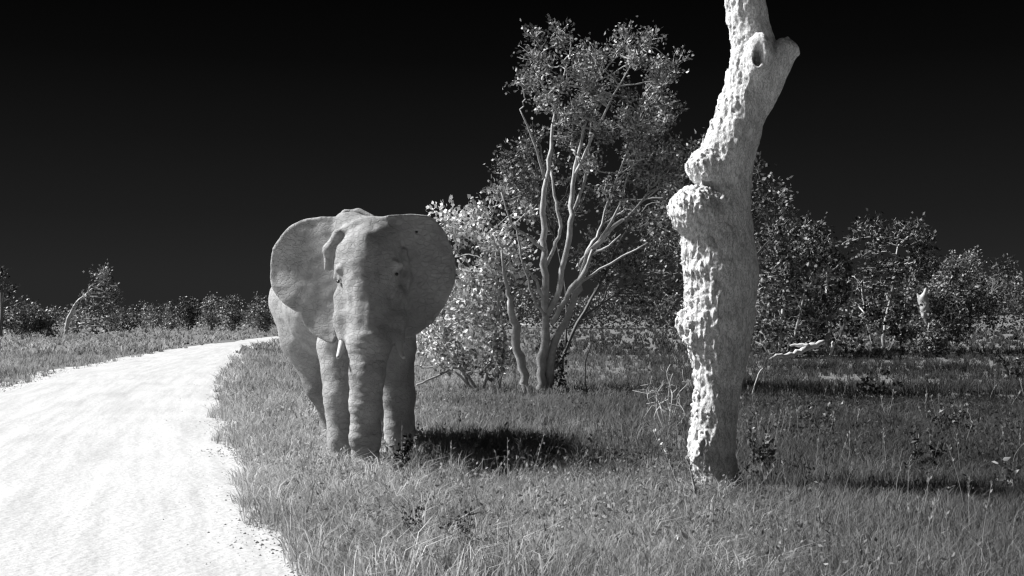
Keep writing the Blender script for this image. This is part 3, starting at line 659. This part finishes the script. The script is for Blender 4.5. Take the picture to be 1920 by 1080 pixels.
# seed stalks by the trunk foot
def stalk(label, P_, Y, r0=.006):
    o = thing('seed_stalk', label, 'plant', (pt(P_[0][0], 0, Y)[0], Y, 0)); P = smooth_path([pt(a, b, Y) for a, b in P_], 5)
    mb = MB(); mb.tube(P, np.linspace(r0, r0 * .6, len(P)), 5); mb.build('stalk', m_wood, o)
    hd = P[len(P) // 3:]; k = 60; i = rng.integers(0, len(hd) - 1, k); t = rng.random((k, 1)); B = hd[i] * (1 - t) + hd[i + 1] * t
    mb = MB(); mb.leaves(B, rand_dir(k) + [0, 0, 1.5], rand_dir(k), .045, .012, tone=.6); mb.build('seed_head', m_leaf, o, kind='stuff')
stalk('long leaning seed stalk reaching left of the dead trunk\'s foot', [(1300, 985), (1285, 940), (1270, 905), (1255, 865), (1238, 835), (1225, 805)], 12.0, .010)
stalk('short upright seed stalk right against the dead trunk\'s foot', [(1312, 990), (1306, 940), (1300, 905), (1293, 875), (1286, 858)], 11.9, .011)
stalk('straight pale stem at the bottom edge below the dead trunk', [(1272, 1090), (1271, 1060), (1270, 1040), (1268, 1010)], 9.2, .009)

# leafy herbs
def herb(label, cx_, y0, y1, halfw, Y, seed, tone, leaf=.05, n=7, k=9):
    r = np.random.default_rng(seed); o = thing('leafy_herb', label, 'plant', (pt(cx_, 0, Y)[0], Y, 0)); base = np.array([pt(cx_, 0, Y)[0], Y, 0.0])
    st_ = MB(); lf = MB()
    for i in range(n):
        e = pt(cx_ + r.uniform(-1, 1) * halfw, y0 + (y1 - y0) * .7 * r.random(), Y + r.uniform(-.12, .12)); b_ = base + [r.normal() * .04, r.normal() * .04, 0]
        P = smooth_path([b_, (b_ + e) / 2 + r.normal(size=3) * .02, e], 4); st_.tube(P, np.linspace(.005, .002, len(P)), 4)
        t = 0.35 + .65 * r.random(k); B = b_ + (e - b_) * t[:, None]; dr = rand_dir(k, r) + [0, 0, .4]
        lf.leaves(B, dr, rand_dir(k, r) + [0, 0, .7], leaf * (.7 + .6 * r.random(k)), leaf * .3, tone=tone * (.5 + r.random(k)))
    st_.build('stem', m_darkwood, o); lf.build('foliage', m_leaf, o, kind='stuff')
herb('dark herb with pointed leaves near the bottom edge, below the elephant\'s right leg', 775, 938, 985, 26, 9.3, 61, .06, leaf=.04, n=9, k=11)
herb('dark leafy herb near the bottom edge, right of its small neighbour', 855, 945, 995, 40, 9.2, 62, .06, leaf=.04, n=13, k=11)
herb('dark leafy herb growing in front of the elephant\'s foot', 752, 803, 850, 24, 14.6, 63, .03, leaf=.06, n=8, k=10)
herb('black leafy herb standing out of grass at the right, largest of the dark ones', 1738, 800, 880, 38, 14.2, 64, .04, leaf=.08, n=9, k=10)
herb('leafy herb at the right border of the meadow beside the leaning bush', 1905, 650, 705, 30, 33, 65, .08, leaf=.16, n=10, k=10)
herb('low dark herb halfway up the meadow, below the thicket', 1650, 690, 745, 50, 26, 66, .06, leaf=.12, n=14, k=10)
herb('low scattered herb right of the dead trunk at knee height', 1530, 748, 820, 60, 20, 67, .12, leaf=.08, n=14, k=9)
herb('dark grassy herb in the shade right beside the dead trunk', 1425, 780, 900, 28, 14.2, 68, .11, leaf=.06, n=22, k=14)
herb('broad-leafed herb at the far right with pale leaves', 1890, 855, 930, 30, 13.0, 69, .22, leaf=.09, n=8, k=8)
herb('mid-grey herb above the dark one in the right meadow', 1770, 740, 790, 50, 19.5, 70, .12, leaf=.08, n=14, k=9)

# ------------------------------------------------------------------ distant bushes on the left and the far tree line
lt = thing('leaning_tree', 'small far tree with pale leaning trunk across the road on the left', 'tree', (pt(125, 0, 105)[0], 105, 0))
grow(lt, [('trunk', [(122, 634, 0, .2), (128, 600, 0, .22), (140, 575, 0, .18), (160, 552, 0, .13), (185, 535, 0, .1), (205, 518, 0, .06)]), ('branch', [(128, 630, 0, .1), (145, 615, 0, .1), (148, 590, 0, .06)])],
     [(150, 565), (170, 530), (188, 508), (205, 512), (218, 535), (215, 570), (220, 610), (200, 628), (150, 625), (135, 605)], 105, 18, 0.8, 1.5, 0.25, 0.2, 71, per=70, twig=0.05, wood=m_wood)
FAR = [('dim far tree cut off by the left border of the view', 0, 480, 634, 13, 95, 14, .05), ('low mottled bush at the far left beyond the road', 45, 565, 630, 26, 105, 50, .16), ('mottled bush left of the leaning tree', 88, 568, 630, 20, 108, 35, .2),
       ('dark low bush right of the leaning tree', 238, 572, 615, 24, 125, 30, .13), ('pale flat bush in the middle of the far left meadow', 285, 562, 600, 30, 150, 30, .22), ('narrow pale bush before the dark group', 322, 560, 600, 12, 145, 20, .22),
       ('black dense bush in the far left group', 352, 548, 606, 22, 140, 45, .07), ('tallest pale bush in the far left group', 395, 550, 600, 18, 145, 35, .22), ('forked bush left of the elephant far away', 435, 545, 604, 22, 140, 40, .16), ('last far bush beside the elephant\'s ear', 485, 552, 612, 28, 130, 50, .15)]
for lab, cx_, y0, y1, hw, Y_, n_, tn in FAR:
    y0 += 8
    o = thing('far_bush' if y0 > 500 else 'far_tree', lab, 'bush' if y0 > 500 else 'tree', (pt(cx_, 0, Y_)[0], Y_, 0), 'far bushes across the road'); yb = HZ + CAMZ * FPX / Y_
    r = np.random.default_rng(int(cx_) + 900); poly = [(cx_ + hw * math.cos(a) * r.uniform(.75, 1.15), (y0 + yb) / 2 + (yb - y0) / 2 * -math.sin(a) * r.uniform(.8, 1.1)) for a in np.linspace(0, 2 * math.pi, 13)[:-1]]
    grow(o, [('stem', [(cx_, yb + 1, 0, .15), (cx_ + 3, (y0 + yb) / 2, 0, .1), (cx_ - 2, y0 + 8, 0, .04)]), ('stem', [(cx_ + 3, yb + 1, .5, .1), (cx_ + hw * .5, (y0 + yb) / 2, .5, .06), (cx_ + hw * .6, y0 + 15, .5, .04)])], poly, Y_, int(n_ * .65), 0.65, 1.8, 0.24, tn * 1.15, 80 + int(cx_), per=62, twig=0.03)
# far woodland that reads as one mass
def woodland(name, x0, x1, Y_, ytop, seed, n, tone, leaf=.45):
    r = np.random.default_rng(seed); mb = MB(); px = r.uniform(x0, x1, n); yb = HZ + CAMZ * FPX / Y_
    c = np.stack([(px - 960) / FPX * Y_, Y_ + r.uniform(-8, 8, n), np.zeros(n)], 1)
    top = (CAMZ + (HZ - ytop) / FPX * Y_) * (0.6 + .45 * (vnoise(c[:, 0], c[:, 1] * 0, c[:, 0] * 0, .12) * .5 + .5) + .25 * vnoise(c[:, 0], c[:, 1] * 0, c[:, 0] * 0, .45))
    c[:, 2] = top * r.random(n) ** .6
    mb.leaves(c, rand_dir(n, r), rand_dir(n, r), leaf * (.6 + .8 * r.random(n)), leaf * .3, tone=tone * (.5 + r.random(n)))
    return mb.build(name, m_leaf, kind='stuff')
woodland('far_woodland', -200, 760, 190, 586, 91, 16000, .24)
woodland('far_woodland', 760, 1450, 170, 540, 92, 22000, .12)
woodland('far_woodland', 1400, 2150, 130, 522, 93, 22000, .08, leaf=.35)
# loose stones and small tufts where the gravel breaks up along the grass edge
r = np.random.default_rng(5); n = 9000
Y = 7 + 45 * r.random(n) ** 1.6; d = np.abs(r.normal(size=n)) * 0.45; X = road_r(Y) + 0.25 - d
Xl = road_l(Y) + d; X = np.where(r.random(n) < .3, Xl, X); sz = 0.006 + 0.018 * r.random(n) ** 3
O = np.array([[1, 0, 0], [0, 1, 0], [-1, 0, 0], [0, -1, 0], [0, 0, .7], [0, 0, -.7]]); V = (O[None] * sz[:, None, None] * (0.6 + .8 * r.random((n, 6, 1)))); V += np.stack([X, Y, 0.022 + sz * 0], 1)[:, None]
b = np.arange(n)[:, None] * 6; T = np.concatenate([b + t for t in ([0, 1, 4], [1, 2, 4], [2, 3, 4], [3, 0, 4], [1, 0, 5], [2, 1, 5], [3, 2, 5], [0, 3, 5])])
mesh_obj('gravel', V.reshape(-1, 3), [T], mat('gravel_stone', 0.4, 0.4, 20), kind='stuff')

# dry flowering stems standing above the sward
r = np.random.default_rng(77); mb = MB(); lf = MB()
for k in range(240):
    Y = 8.6 + 24 * r.random() ** 1.4; X = (r.random() * 2 - 1) * 0.42 * Y
    if X < float(road_r(Y)) + 0.15: continue
    h = 0.35 + 0.35 * r.random(); a = np.array([X, Y, 0.0]); e = a + [r.normal() * .12, r.normal() * .12, h]; m1 = (a + e) / 2 + r.normal(size=3) * .025
    P = smooth_path([a, m1, e], 3); mb.tube(P, np.linspace(.0028, .0014, len(P)) * (0.7 + Y / 22), 3, cap=False, tone=.36)
    q = 7; B = m1 + (e - m1) * (0.35 + .65 * r.random((q, 1))); lf.leaves(B, rand_dir(q, r) * .6 + [0, 0, 1], rand_dir(q, r), .03 + .0012 * Y, .006 + .0003 * Y, tone=.32)
mb.build('dry_stems', m_grass, kind='stuff'); lf.build('seed_heads', m_grass, kind='stuff')
